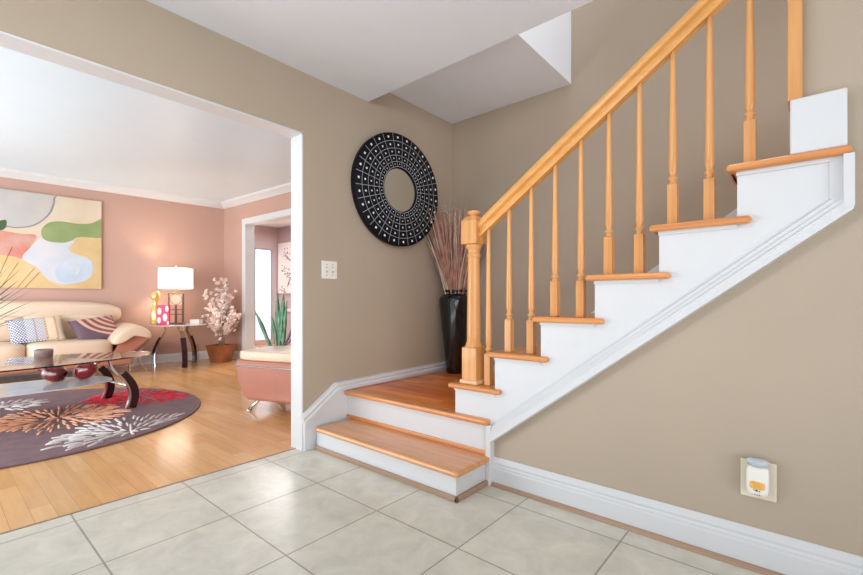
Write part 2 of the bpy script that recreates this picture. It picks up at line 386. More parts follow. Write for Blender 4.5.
# cove under nosing on the side
# side panel (stepped)
def low(x): return .235+.7563*(x+1.223)
def up(x): return .322+.728*(x+1.235)
pts = [(RX[0], LZ)]
for k in range(6):
    pts.append((RX[k], TZ[k]-.027))
    nx = RX[k+1] if k < 5 else .122
    pts.append((nx, TZ[k]-.027))
pts += [(.122, low(.122)), (-1.25, .21), (-1.25, LZ-.03), (RX[0], LZ-.03)]
sp_('side_panel', prism(new(), pts, YF, YF+.022, 'y'), M['white'])
for k in range(6):
    nx = RX[k+1] if k < 5 else .122
    bm = new(); prism(bm, [(RX[k]-.002, TZ[k]-.027), (nx, TZ[k]-.027), (nx, TZ[k]-.04), (RX[k]-.002, TZ[k]-.04)], YF-.008, YF+.001, 'y')
    sp_('bracket_molding', bm, M['white'])
# raked moulding with 3 steps : outer thin, inner thick
bm = new()
def band(l0, l1, y0, xa, xb):
    prism(bm, [(xa, l0(xa)), (xb, l0(xb)), (xb, l1(xb)), (xa, l1(xa))], y0, YF+.03, 'y')
band(lambda x: low(x), lambda x: low(x)+.04, YF-.028, -1.235, .122)
band(lambda x: low(x)+.04, lambda x: low(x)+.058, YF-.02, -1.235, .122)
band(lambda x: low(x)+.058, lambda x: low(x)+.078, YF-.012, -1.235, .122)
box(bm, -1.262, -1.232, YF-.022, YF+.022, .0, .312, .004)
prism(bm, [(.066, 1.29), (.1, 1.30), (.1, 1.428), (.066, 1.428)], YF-.006, YF+.02, 'y', .002)
prism(bm, [(.098, 1.25), (.124, 1.262), (.124, 1.428), (.098, 1.428)], YF-.029, YF+.03, 'y')
sp_('raked_molding', bm, M['white'])
sp_('end_block', box(new(), -.034, .108, YF-.02, YS+.05, 1.4555, 1.642, .006), M['white'])
# raking skirt on the back wall
bm = new(); xa, xb = -1.50, .9
f_ = lambda x: 1.502+.735*(x+.308)
prism(bm, [(xa, max(LZ, f_(xa)-.3)), (xb, f_(xb)-.3), (xb, f_(xb)), (xa, f_(xa))], YB-.014, YB-.001, 'y')
sp_('wall_skirt', bm, M['white'])

# ================================================================== RAILING
rl = thing('stair_railing', 'oak stair railing with turned balusters and square newel post', 'railing', (-1.39, 1.985, .505))
YR = 1.985
def nw(): 
    bm = new()
    box(bm, -.048, .048, -.048, .048, .02, .2, .004)
    prof = [(.05, .2), (.05, .205), (.044, .212), (.044, .222), (.038, .232), (.0385, .3), (.036, .5), (.0325, .69), (.032, .695), (.036, .70), (.037, .706), (.036, .712), (.032, .716), (.032, .735), (.042, .75), (.047, .768)]
    lathe(bm, prof, 28)
    box(bm, -.052, .052, -.052, .052, .768, .9, .005)
    # chamfered shoulder
    q = [(-.052, .052, .9), (-.022, .022, .93)]
    a = [bm.verts.new((x*.052, y*.052, .898)) for x, y in ((-1, -1), (1, -1), (1, 1), (-1, 1))]
    b = [bm.verts.new((x*.026, y*.026, .925)) for x, y in ((-1, -1), (1, -1), (1, 1), (-1, 1))]
    for i in range(4): bm.faces.new((a[i], a[(i+1) % 4], b[(i+1) % 4], b[i]))
    bm.faces.new(b)
    return bm
n_ = build('newel_post', nw(), M['oakz'], rl)
build('newel_base_molding', box(new(), -.058, .058, -.058, .058, 0, .022, .006), mat('pale_oak', (236, 196, 150), .4, rgb2=(226, 180, 130), vscale=8), n_)
build('newel_finial', lathe(new(), [(.024, .915), (.02, .924), (.022, .93), (.034, .936), (.038, .944), (.036, .951), (.02, .956), (.001, .958)], 24), M['oakz'], n_)
def rail_bot(x): return 1.311+.709*(x+1.345)
for k in range(10):
    x = -1.292+.127*k
    tz = TZ[[0, 1, 1, 2, 2, 3, 3, 4, 4, 5][k]]
    h = rail_bot(x)-tz+.02
    bm = new(); box(bm, -.0185, .0185, -.0185, .0185, 0, .17, .0025)
    lathe(bm, [(.0175, .17), (.0125, .178), (.0125, .184), (.0185, .190), (.0185, .197), (.012, .204), (.0125, .212), (.0155, .222), (.0165, .235), (.016, .28), (.0145, .42), (.0108, h-.12), (.0102, h)], 18)
    build('baluster', bm, M['oakz'], rl, (x+1.39, 0, tz-.505))
# handrail: moulded profile
RP = [(-.02, 0), (.02, 0), (.023, .014), (.013, .02), (.013, .028), (.031, .036), (.034, .05), (.027, .064), (.012, .07), (-.012, .07), (-.027, .064), (-.034, .05), (-.031, .036), (-.013, .028), (-.013, .02), (-.023, .014)]
bm = new(); x0, x1 = -1.35, -.03
RPV = [(a, b*1.12-.004) for a, b in RP]
sweep(bm, [(x0, YR, rail_bot(x0)), (x1, YR, rail_bot(x1))], RPV)
bmesh.ops.translate(bm, vec=(1.39, -YR, -.505), verts=bm.verts[:])
build('handrail', bm, wood('honey_oak_rail', (228, 170, 100), (216, 154, 86), 'x', coat=.05), rl)
bm = new(); box(bm, -.04, -.001, YS-.028, YS+.09, 1.643, 3.1, .003)
bmesh.ops.translate(bm, vec=(1.39, -YR, -.505), verts=bm.verts[:])
build('wall_post', bm, M['oakz'], rl)

# ================================================================== MIRROR
def mirror():
    t = thing('round_mirror', 'large round black mosaic mirror with silver studs on the tan wall', 'mirror', (XL+.024, 2.39, 1.815), R(-3))
    RO, RI = .432, .166
    bm = new()
    prof = [(RO-.015, 0), (RO-.004, .006), (RO, .05), (RO-.006, .057), (RI+.01, .063), (RI, .061), (RI-.004, .047)]
    seg = 96; rings = []
    for r, d in prof: rings.append([bm.verts.new((d, r*cos(2*pi*i/seg), r*sin(2*pi*i/seg))) for i in range(seg)])
    for a, b in zip(rings, rings[1:]):
        for i in range(seg):
            f = bm.faces.new((a[i], a[(i+1) % seg], b[(i+1) % seg], b[i])); f.smooth = True
    bm.faces.new(rings[0])
    surf = lambda r: .0572+.006*(RO-.006-r)/(RO-.006-RI-.01)
    rr = [RI+.01, .215, .262, .315, .37, RO-.004]
    ns = 26
    def q(pts, mi):
        f = bm.faces.new([bm.verts.new(p) for p in pts]); f.material_index = mi
    for r in rr[:-1]:
        for i in range(seg):
            a0, a1 = 2*pi*i/seg, 2*pi*(i+1)/seg; w_ = .0018
            q([(surf(r)+.0012, (r-w_)*cos(a0), (r-w_)*sin(a0)), (surf(r)+.0012, (r+w_)*cos(a0), (r+w_)*sin(a0)), (surf(r)+.0012, (r+w_)*cos(a1), (r+w_)*sin(a1)), (surf(r)+.0012, (r-w_)*cos(a1), (r-w_)*sin(a1))], 1)
    for k in range(ns):
        a = 2*pi*(k+.3)/ns; ca, sa = cos(a), sin(a); w_ = .0019
        r0, r1 = rr[0], RO-.006
        q([(surf(r0)+.0013, r0*ca-w_*sa*-1, r0*sa+w_*ca*-1), (surf(r1)+.0013, r1*ca+w_*sa, r1*sa-w_*ca), (surf(r1)+.0013, r1*ca-w_*sa, r1*sa+w_*ca), (surf(r0)+.0013, r0*ca-w_*sa, r0*sa+w_*ca)], 1)
        am = 2*pi*(k+.8)/ns
        for j in range(5):
            rm = (rr[j]+rr[j+1])/2; s = .0042+.005*j/4
            c = Vector((surf(rm)+.0016, rm*cos(am), rm*sin(am)))
            ring = [bm.verts.new(c+Vector((0, s*cos(2*pi*i/8), s*sin(2*pi*i/8)))) for i in range(8)]
            top = bm.verts.new(c+Vector((.003, 0, 0)))
            for i in range(8):
                f = bm.faces.new((ring[i], ring[(i+1) % 8], top)); f.material_index = 2; f.smooth = True
    build('mosaic_frame', bm, None, t, mats=[M['mosaic'], M['grout'], M['stud']])
    bm = new(); seg = 64
    r_ = [bm.verts.new((.051, (RI)*cos(2*pi*i/seg), (RI)*sin(2*pi*i/seg))) for i in range(seg)]
    b_ = [bm.verts.new((.047, (RI)*cos(2*pi*i/seg), (RI)*sin(2*pi*i/seg))) for i in range(seg)]
    bm.faces.new(r_); bm.faces.new(b_[::-1])
    for i in range(seg): bm.faces.new((b_[i], b_[(i+1) % seg], r_[(i+1) % seg], r_[i]))
    build('mirror_glass', bm, M['mirror'], t)
mirror()

# switch plate
t = thing('light_switch', 'white double toggle light switch plate left of the round mirror', 'switch', (XL+.001, 1.783, 1.17))
build('switch_plate', box(new(), 0, .006, -.062, .062, -.06, .06, .002), M['plastic'], t)
for y in (-.024, .024):
    tg = build('toggle', box(new(), .006, .018, -.005, .005, -.009, .006, .002), M['plastic'], t, (0, y, .004))
    build('toggle_slot', box(new(), .0055, .0075, -.009, .009, -.02, .02, .001), mat('slot_shadow_grey', (196, 190, 180), .5), t, (0, y, 0))
    for z in (-.036, .036): build('screw', box(new(), .005, .0075, -.003, .003, -.003, .003, .001), M['iron'], t, (0, y, z))

# outlet + plug-in freshener
t = thing('outlet_plate', 'ivory wall outlet plate low on the tan wall under the stairs', 'outlet', (-.122, YS-.001, .318))
build('outlet_cover', box(new(), -.052, .052, -.007, 0, -.066, .068, .003), M['ivory'], t)
for z in (-.03, .03):
    build('socket', box(new(), -.017, .017, -.010, -.006, z-.014, z+.014, .003), M['plastic'], t)
t = thing('air_freshener', 'white plug-in air freshener with a pale blue cap on the outlet', 'air freshener', (-.122, YS-.012, .32))
bm = new(); rbox(bm, 0, -.02, .006, .033, .018, .052, 5, 14); build('freshener_body', bm, M['plastic'], t)
bm = new(); lathe(bm, [(.018, .054), (.03, .06), (.034, .069), (.033, .078), (.024, .083), (.001, .084)], 24, (0, -.024, 0), True, 1, .7); build('freshener_cap', bm, M['bluecap'], t)
bm = new(); rbox(bm, .0, -.0385, -.008, .022, .0015, .014, 4, 8); lb = build('orange_label', bm, M['orange'], t)
bm = new()
for x, z, s in ((-.002, -.026, .003), (.006, -.027, .002), (-.009, -.026, .0015), (-.006, -.04, .0015), (.0, -.041, .0015), (.006, -.040, .0015)): box(bm, x-s, x+s, -.0395, -.038, z-s*.8, z+s*.8)
build('label_print', bm, M['dark'], t)

# ================================================================== VASE + TWIGS
VX, VY = -2.285, 2.985
t = thing('floor_vase', 'tall glossy black floor vase in the landing corner', 'vase', (VX, VY, LZ))
bm = new()
lathe(bm, [(.072, 0), (.08, .012), (.083, .05), (.104, .25), (.126, .45), (.139, .58), (.14, .625), (.132, .655), (.108, .675), (.09, .682), (.09, .69), (.106, .705), (.106, .715), (.095, .715), (.082, .69), (.082, .6)], 40, (0, 0, 0), True)
build('vase_body', bm, M['black'], t)
random.seed(4)
bm = new()
for i in range(460):
    a = random.random()*2*pi; r0 = .068*math.sqrt(random.random()); rr_ = random.random()
    fan = .04+.27*math.sqrt(rr_); h = random.uniform(.36, .66) if i % 4 else random.uniform(.55, .76)
    b = Vector((r0*cos(a), r0*sin(a), -.12)); e = Vector((fan*cos(a+random.uniform(-.5, .5)), fan*sin(a+random.uniform(-.5, .5)), h))
    e.x = max(e.x, -.145+random.random()*.05); e.y = min(e.y, .14-random.random()*.05)
    pts = []
    for k in range(7):
        s = k/6; p_ = b.lerp(e, s); p_ += Vector((random.uniform(-1, 1), random.uniform(-1, 1), 0))*.008*s
        w_ = s*s*.4+s*.6; p_.x = b.x+(e.x-b.x)*w_+random.uniform(-.004, .004); p_.y = b.y+(e.y-b.y)*w_+random.uniform(-.004, .004)
        pts.append(p_)
    n0 = len(bm.faces)
    tube(bm, pts, [.0055, .0053, .005, .0046, .004, .003, .0015], 4)
    if i % 5 == 0:
        bm.faces.ensure_lookup_table()
        for f in bm.faces[n0:]: f.material_index = 1
for i in range(80):   # curled pale tips
    a = random.random()*2*pi; r = random.uniform(.04, .2); z = random.uniform(.4, .6)
    c = Vector((max(-.13, r*cos(a)), min(.12, r*sin(a)), z)); pts = []; R_ = random.uniform(.03, .09); dx, dy = random.uniform(-1, 1), random.uniform(-1, .4)
    for k in range(9):
        s = k/8*2.4; q_ = c+Vector((dx*R_*(1-cos(s)), dy*R_*(1-cos(s)), R_*1.5*sin(s)+.05*k/8))
        q_.x = max(q_.x, -.15); q_.y = min(q_.y, .15); pts.append(q_)
    n0 = len(bm.faces)
    tube(bm, pts, [.0016]*9, 3, False)
    bm.faces.ensure_lookup_table()
    for f in bm.faces[n0:]: f.material_index = 1
tw = build('dried_twigs', bm, None, None, (VX, VY, LZ+.70), mats=[M['twig'], M['straw']])
tag(tw, 'bundle of pinkish brown dried twigs fanning out of the black vase', 'dried twigs', kind='stuff')

# ================================================================== RUG
def inroom(p): return p
RC = (-4.75, .48); RR = 1.29
t = thing('round_rug', 'round mauve rug with peach, red and white starburst tufts', 'rug', (RC[0], RC[1], .0))
bm = new(); lathe(bm, [(RR-.004, .001), (RR, .006), (RR-.004, .013), (RR-.012, .015), (.001, .015)], 128)
build('rug_pile', bm, M['rug'], t)
def burst(cx, cy, r0, r1, m, label, dens=1.0, seed=1, asp=1):
    random.seed(seed); bm = new(); r = r0
    while r < r1:
        n = int(2*pi*max(r, .06)/(.052)*dens)
        for i in range(n):
            a = 2*pi*(i+random.uniform(-.25, .25))/n; L = random.uniform(.07, .12)*(1 if r > .1 else .7)
            rs = r+random.uniform(-.03, .03); lift = .014
            if r > r1*.7 and random.random() < .25: continue
            d = Vector((cos(a), sin(a)*1.0, 0)); s = Vector((-d.y, d.x, 0)); c = Vector((cx, cy, lift))
            w_ = random.uniform(.007, .010)
            P = [c+d*rs, c+d*(rs+L)]
            if any((p_.x**2+p_.y**2) > (RR-.03)**2 for p_ in P): continue
            tube(bm, [P[0]-d*.004, P[0], (P[0]+P[1])/2+Vector((0, 0, .004)), P[1], P[1]+d*.006], [.003, w_*.8, w_, w_, .004], 6)
        r += .085
    return build('starburst_tuft', bm, m, t, label=label)
PX = lambda x, y: (x-RC[0], y-RC[1])
burst(*PX(-4.57, .70), .03, .44, M['rugpeach'], 'peach starburst', 1.25, 1)
burst(*PX(-5.0, 1.42), .03, .42, M['rugred'], 'red starburst', 1.4, 2)
burst(*PX(-3.70, .97), .03, .40, M['rugwhite'], 'white starburst at the rim', 1.25, 3)
burst(*PX(-5.42, .42), .03, .22, M['rugwhite'], 'white starburst under the table', 1.2, 5)

# ================================================================== COFFEE TABLE
CT = (-4.76, .30)
t = thing('coffee_table', 'glass coffee table with curved dark wood legs on the round rug', 'coffee table', (CT[0], CT[1], .018), R(3.5))
def boat(n, a, b, pw, h0, h1, bm, tilt=0):
    pts = []
    for i in range(n):
        th = 2*pi*i/n; c, s = cos(th), sin(th)
        pts.append((a*math.copysign(abs(c)**pw, c), b*math.copysign(abs(s)**pw, s)))
    return prism(bm, pts, h0, h1, 'z')
build('glass_top', boat(72, .47, 1.13, 1.0, .438, .448, new()), M['glass'], t)
build('lower_shelf', boat(64, .34, .80, .7, .238, .246, new()), M['frost'], t, label='frosted lower glass shelf')
for sx in (-1, 1):
    for sy in (-1, 1):
        # leg curved in the x plane: foot outside, rising to the top, bowed
        pts = []
        for k in range(10):
            s = k/9; z = .31*s
            y = sy*(.87 + .045*sin(pi*s*.9) - .075*s*s); x = sx*(.31-.02*s)
            pts.append((x, y, z))
        bm = new(); sweep(bm, pts, [(-.03, -.016), (.03, -.016), (.03, .016), (-.03, .016)], (1, 0, 0))
        lg = build('leg', bm, M['espresso'], t)
        pt2 = [(p_[0], p_[1]-sy*.038, p_[2]) for p_ in pts]
        pt2 += [(sx*.285, sy*.735, .36), (sx*.28, sy*.72, .41), (sx*.28, sy*.715, .436)]
        bm = new(); sweep(bm, pt2, [(-.007, -.017), (.007, -.017), (.007, .017), (-.007, .017)], (1, 0, 0))
        build('metal_strip', bm, M['chrome'], lg)
for sy in (-1, 1):
    bm = new(); tube(bm, [(-.30, sy*.84, .2), (-.15, sy*.78, .222), (.15, sy*.78, .222), (.30, sy*.84, .2)], .011, 8)
    build('cross_bar', bm, M['chrome'], t)

def tp(x, y, z): return (x, y, z)
# candle bowl on the glass
o = build('candle_bowl', lathe(new(), [(.05, 0), (.062, .004), (.064, .06), (.064, .075), (.058, .077), (.056, .06), (.001, .058)], 32), M['candle'], None, (-4.98, .67, .4662))
tag(o, 'small round taupe candle bowl on the glass coffee table', 'bowl')
# glass fruits on the lower shelf
def fruit(loc, rz, label, tilt):
    t = thing('glass_fruit', label, 'ornament', loc, rz, 'red glass fruits on the lower shelf')
    bm = new(); seg = 28
    prof = [(.004, -.03), (.03, -.034), (.056, -.018), (.074, .03), (.072, .08), (.052, .125), (.025, .145), (.006, .14)]
    lathe(bm, prof, seg); bmesh.ops.rotate(bm, matrix=Matrix.Rotation(tilt, 3, 'X'), cent=(0, 0, .055), verts=bm.verts[:])
    mz = min(v.co.z for v in bm.verts); bmesh.ops.translate(bm, vec=(0, 0, -mz+.0005), verts=bm.verts[:])
    build('fruit_body', bm, M['redglass'], t, smooth=True)
    top = Matrix.Rotation(tilt, 3, 'X') @ Vector((0, 0, .085)) + Vector((0, 0, .055-mz))
    d = Matrix.Rotation(tilt, 3, 'X') @ Vector((0, 0, 1))
    bm = new(); tube(bm, [top-d*.004, top+d*.02+Vector((.004, 0, 0)), top+d*.045+Vector((.012, 0, .004))], [.005, .004, .006], 8)
    build('stem', bm, M['dark'], t)
fruit((-4.86, .72, .2645), R(-49), 'brighter red glass fruit lying left on the lower glass shelf', R(78))
fruit((-4.80, .925, .2645), R(131), 'darker wine red glass fruit lying right on the lower glass shelf', R(60))

# spiky plant on the table, left edge of the picture
PT = (-4.83, .06)
t = thing('potted_spiky_plant', 'spiky green blade plant rising at the left edge over the coffee table', 'plant', (PT[0], PT[1], .4662))
build('pot', lathe(new(), [(.06, 0), (.075, .01), (.09, .12), (.092, .17), (.084, .172), (.08, .14), (.001, .14)], 32), M['clay'], t)
random.seed(11); bm = new()
def blade(bm, base, dirv, L, w, droop, n=8, mi=0):
    d = Vector(dirv).normalized(); s = d.cross(Vector((0, 0, 1)));
    if s.length < .01: s = Vector((1, 0, 0))
    s.normalize(); rs = []
    for k in range(n+1):
        u = k/n; p_ = Vector(base)+d*L*u+Vector((0, 0, -droop*u*u)); ww = w*(sin(pi*min(1, .25+u*.75)))**.7 if u < 1 else .0006
        nn = s.cross(d)
        rs.append([bm.verts.new(p_-s*ww), bm.verts.new(p_+nn*ww*.25), bm.verts.new(p_+s*ww), bm.verts.new(p_-nn*ww*.1)])
    for a, b in zip(rs, rs[1:]):
        for i in range(4):
            f = bm.faces.new((a[i], a[(i+1) % 4], b[(i+1) % 4], b[i])); f.smooth = True; f.material_index = mi
    return bm
for i in range(46):
    a = random.uniform(-.6, 2*pi-.6); el = random.uniform(.35, 1.45)
    blade(bm, (0.02*cos(a), .02*sin(a), .14), (cos(a)*cos(el), sin(a)*cos(el), sin(el)), random.uniform(.5, .78), .018, random.uniform(.0, .16))
for a, el, L in ((1.35, .75, .72), (1.2, .95, .8), (1.6, .5, .66), (1.1, .62, .7), (1.45, 1.05, .8), (1.0, .85, .74)):
    blade(bm, (0, .0, .14), (cos(a)*cos(el), sin(a)*cos(el), sin(el)), L, .018, .04)
build('leaf_blades', bm, M['thinleaf'], t)['kind'] = 'stuff'

# ================================================================== SOFA  (local: x along the wall to the left, y out into the room)
SX = 1.27
sofa = thing('sofa', 'cream leather sofa with rounded arms against the terracotta wall', 'sofa', (0, 0, 0))
far_obj(sofa); 
def sloc(o): return o
Wd = 2.5; X0 = SX
bm = new(); box(bm, X0+.2, X0+Wd-.2, .12, .86, .12, .27, .03, 3); build('sofa_base', bm, M['tanleather'], sofa, label='tan leather base')
for k in range(2):
    xa = X0+.42+k*(Wd-.84)/2; xb = xa+(Wd-.84)/2
    bm = new(); rbox(bm, (xa+xb)/2, .60, .355, (xb-xa)/2+.01, .36, .115, 5, 16); build('seat_cushion', bm, M['leather'], sofa)
    bm = new(); rbox(bm, (xa+xb)/2, .26, .63, (xb-xa)/2+.02, .13, .17, 5, 16, Matrix.Rotation(R(-10), 3, 'X')); build('back_cushion', bm, M['leather'], sofa)
bm = new(); rbox(bm, X0+Wd/2, .20, .785, Wd/2-.22, .145, .175, 3.2, 20, Matrix.Rotation(R(-8), 3, 'X')); build('headrest_roll', bm, M['leather'], sofa)
def armpts(prof, sgn, cx):
    return [(cx+sgn*a, b) for a, b in prof]
for sgn, cx in ((1, X0), (-1, X0+Wd)):
    # pad : crescent swept along depth, drooping at the front
    outer = [(-.02, .48), (.0, .56), (.06, .62), (.15, .655), (.26, .65), (.36, .60), (.44, .52), (.48, .44)]
    inner = [(.44, .40), (.34, .42), (.26, .50), (.17, .545), (.09, .53), (.03, .48)]
    bm = new(); rings = []
    ys = [.12, .16, .4, .7, .88, .95, .975]
    sc = [.9, 1, 1, 1, .98, .9, .75]
    for y, s in zip(ys, sc):
        pr = outer+inner; c = (.22, .53)
        rings.append([bm.verts.new((cx+sgn*(c[0]+(a-c[0])*s), y, (c[1]+(b-c[1])*s)-.05*max(0, (y-.5))**1)) for a, b in pr])
    n = len(rings[0]); fs = []
    for a, b in zip(rings, rings[1:]):
        for i in range(n): fs.append(bm.faces.new((a[i], a[(i+1) % n], b[(i+1) % n], b[i])))
    fs.append(bm.faces.new(rings[0])); fs.append(bm.faces.new(rings[-1][::-1]))
    bmesh.ops.recalc_face_normals(bm, faces=fs)
    ar = build('armrest', bm, M['leather'], sofa, smooth=True)
    md = ar.modifiers.new('sub', 'SUBSURF'); md.levels = 2; md.render_levels = 2
    bm = new(); prism(bm, armpts([(.03, .49), (.09, .54), (.17, .55), (.27, .50), (.36, .41), (.42, .30), (.42, .22), (.30, .22), (.16, .34), (.04, .45)], sgn, cx), .16, .90, 'y', .008)
    build('arm_panel', bm, M['tanleather'], sofa, label='tan leather arm panel')
    bm = new()
    path = [(cx+sgn*.04, .92, .44), (cx+sgn*.10, .92, .36), (cx+sgn*.2, .92, .25), (cx+sgn*.26, .92, .14), (cx+sgn*.25, .92, .02)]
    sweep(bm, path, [(-.008, -.02), (.008, -.02), (.008, .02), (-.008, .02)], (0, 1, 0))
    box(bm, min(cx+sgn*.02, cx+sgn*.36), max(cx+sgn*.02, cx+sgn*.36), .86, .93, .0, .02, .005)
    sweep(bm, [(cx+sgn*.05, .92, .0+.01), (cx+sgn*.14, .92, .14), (cx+sgn*.16, .92, .2)], [(-.008, -.016), (.008, -.016), (.008, .016), (-.008, .016)], (0, 1, 0))
    build('leg', bm, M['chrome'], sofa, label='chrome leg bracket')
    bm = new(); box(bm, cx+sgn*.3-.02, cx+sgn*.3+.02, .1, .16, 0, .2, .004); build('rear_leg', bm, M['chrome'], sofa)

# throw pillows
def pillow_mat1():
    m = bpy.data.materials.new('woven_stripe_fabric'); m.use_nodes = True; n = m.node_tree.nodes; l = m.node_tree.links; b = n['Principled BSDF']; b.inputs['Roughness'].default_value = .9
    tc = n.new('ShaderNodeTexCoord'); sx = n.new('ShaderNodeSeparateXYZ'); l.new(tc.outputs['Generated'], sx.inputs[0])
    br = n.new('ShaderNodeTexBrick'); br.inputs['Scale'].default_value = 1; br.inputs['Brick Width'].default_value = .05; br.inputs['Row Height'].default_value = .05; br.inputs['Mortar Size'].default_value = .010
    cb = n.new('ShaderNodeCombineXYZ'); l.new(sx.outputs[0], cb.inputs[0]); l.new(sx.outputs[2], cb.inputs[1]); l.new(cb.outputs[0], br.inputs['Vector'])
    ramp = n.new('ShaderNodeValToRGB'); ramp.color_ramp.interpolation = 'CONSTANT'
    cols = [(0, (236, 226, 206)), (.14, (188, 120, 78)), (.18, (236, 222, 196)), (.33, (180, 104, 70)), (.37, (232, 224, 210)), (.52, (196, 150, 120)), (.55, (226, 226, 226)), (.7, (232, 230, 234))]
    el = ramp.color_ramp.elements; el[0].position = 0; el[0].color = (*lin(cols[0][1]), 1); el[1].position = cols[1][0]; el[1].color = (*lin(cols[1][1]), 1)
    for p_, c in cols[2:]: e = el.new(p_); e.color = (*lin(c), 1)
    l.new(sx.outputs[0], ramp.inputs[0])
    r2 = n.new('ShaderNodeValToRGB'); r2.color_ramp.interpolation = 'CONSTANT'
    e2 = r2.color_ramp.elements; e2[0].color = (*lin((214, 190, 160)), 1); e2[1].position = .37; e2[1].color = (*lin((150, 150, 166)), 1); e = e2.new(.7); e.color = (*lin((84, 84, 112)), 1)
    l.new(sx.outputs[0], r2.inputs[0])
    mx = n.new('ShaderNodeMix'); mx.data_type = 'RGBA'; l.new(br.outputs['Fac'], mx.inputs[0]); l.new(ramp.outputs[0], mx.inputs[6]); l.new(r2.outputs[0], mx.inputs[7]); l.new(mx.outputs[2], b.inputs['Base Color'])
    return m
def pillow_mat2():
    m = bpy.data.materials.new('swirl_fabric'); m.use_nodes = True; n = m.node_tree.nodes; l = m.node_tree.links; b = n['Principled BSDF']; b.inputs['Roughness'].default_value = .8
    tc = n.new('ShaderNodeTexCoord'); mp = n.new('ShaderNodeMapping'); mp.inputs['Location'].default_value = (.1, 0, -1.0); mp.inputs['Scale'].default_value = (1, 0, 1); l.new(tc.outputs['Generated'], mp.inputs[0])
    wv = n.new('ShaderNodeTexWave'); wv.wave_type = 'RINGS'; wv.rings_direction = 'Y'; wv.inputs['Scale'].default_value = 1.9; wv.inputs['Distortion'].default_value = 1.2; wv.inputs['Detail'].default_value = 0
    l.new(mp.outputs[0], wv.inputs['Vector'])
    ln = n.new('ShaderNodeVectorMath'); ln.operation = 'LENGTH'; l.new(mp.outputs[0], ln.inputs[0])
    ramp = n.new('ShaderNodeValToRGB'); ramp.color_ramp.interpolation = 'LINEAR'
    e = ramp.color_ramp.elements; e[0].position = .45; e[0].color = (*lin((122, 84, 84)), 1); e[1].position = .6; e[1].color = (*lin((222, 168, 146)), 1)
    l.new(wv.outputs['Fac'], ramp.inputs[0])
    lt = n.new('ShaderNodeMath'); lt.operation = 'LESS_THAN'; lt.inputs[1].default_value = .95; l.new(ln.outputs['Value'], lt.inputs[0])
    mx = n.new('ShaderNodeMix'); mx.data_type = 'RGBA'; l.new(lt.outputs[0], mx.inputs[0]); mx.inputs[6].default_value = (*lin((104, 82, 92)), 1); l.new(ramp.outputs[0], mx.inputs[7]); l.new(mx.outputs[2], b.inputs['Base Color'])
    return m
def pillow(name, label, lx, ly, lz, w, h, th, rot, m):
    bm = new(); N = 18; tops = []; 
    for side in (1, -1):
        g = []
        for i in range(N+1):
            row = []
            for j in range(N+1):
                u, v = i/N*2-1, j/N*2-1
                k = ((1-u**4)*(1-v**4))**.5
                pinch = 1-.07*(1-abs(u)**2)*abs(v)**3; pin2 = 1-.07*(1-abs(v)**2)*abs(u)**3
                row.append(bm.verts.new((u*w/2*pin2, side*th/2*k, v*h/2*pinch)))
            g.append(row)
        for i in range(N):
            for j in range(N):
                q_ = (g[i][j], g[i+1][j], g[i+1][j+1], g[i][j+1]); f = bm.faces.new(q_ if side < 0 else q_[::-1]); f.smooth = True
    bmesh.ops.remove_doubles(bm, verts=bm.verts[:], dist=1e-5)
    mw = Matrix.Translation((FA[0], FA[1], 0)) @ Matrix.Rotation(A1, 4, 'Z') @ Matrix.Translation((lx, ly, lz)) @ rot.to_4x4()
    o = build(name, bm, m); o.matrix_world = mw
    return tag(o, label, 'pillow', None)
EU = lambda x, y, z: Matrix.Rotation(R(z), 3, 'Z') @ Matrix.Rotation(R(x), 3, 'X') @ Matrix.Rotation(R(y), 3, 'Y')
pillow('throw_pillow', 'white and blue woven pillow with tan stripes on the sofa', X0+1.14, .60, .60, .52, .36, .14, EU(30, 6, 0), pillow_mat1())
pillow('throw_pillow', 'dark brown pillow with pink swirls beside the right sofa arm', X0+.56, .60, .58, .50, .40, .13, EU(40, 10, 6), pillow_mat2())

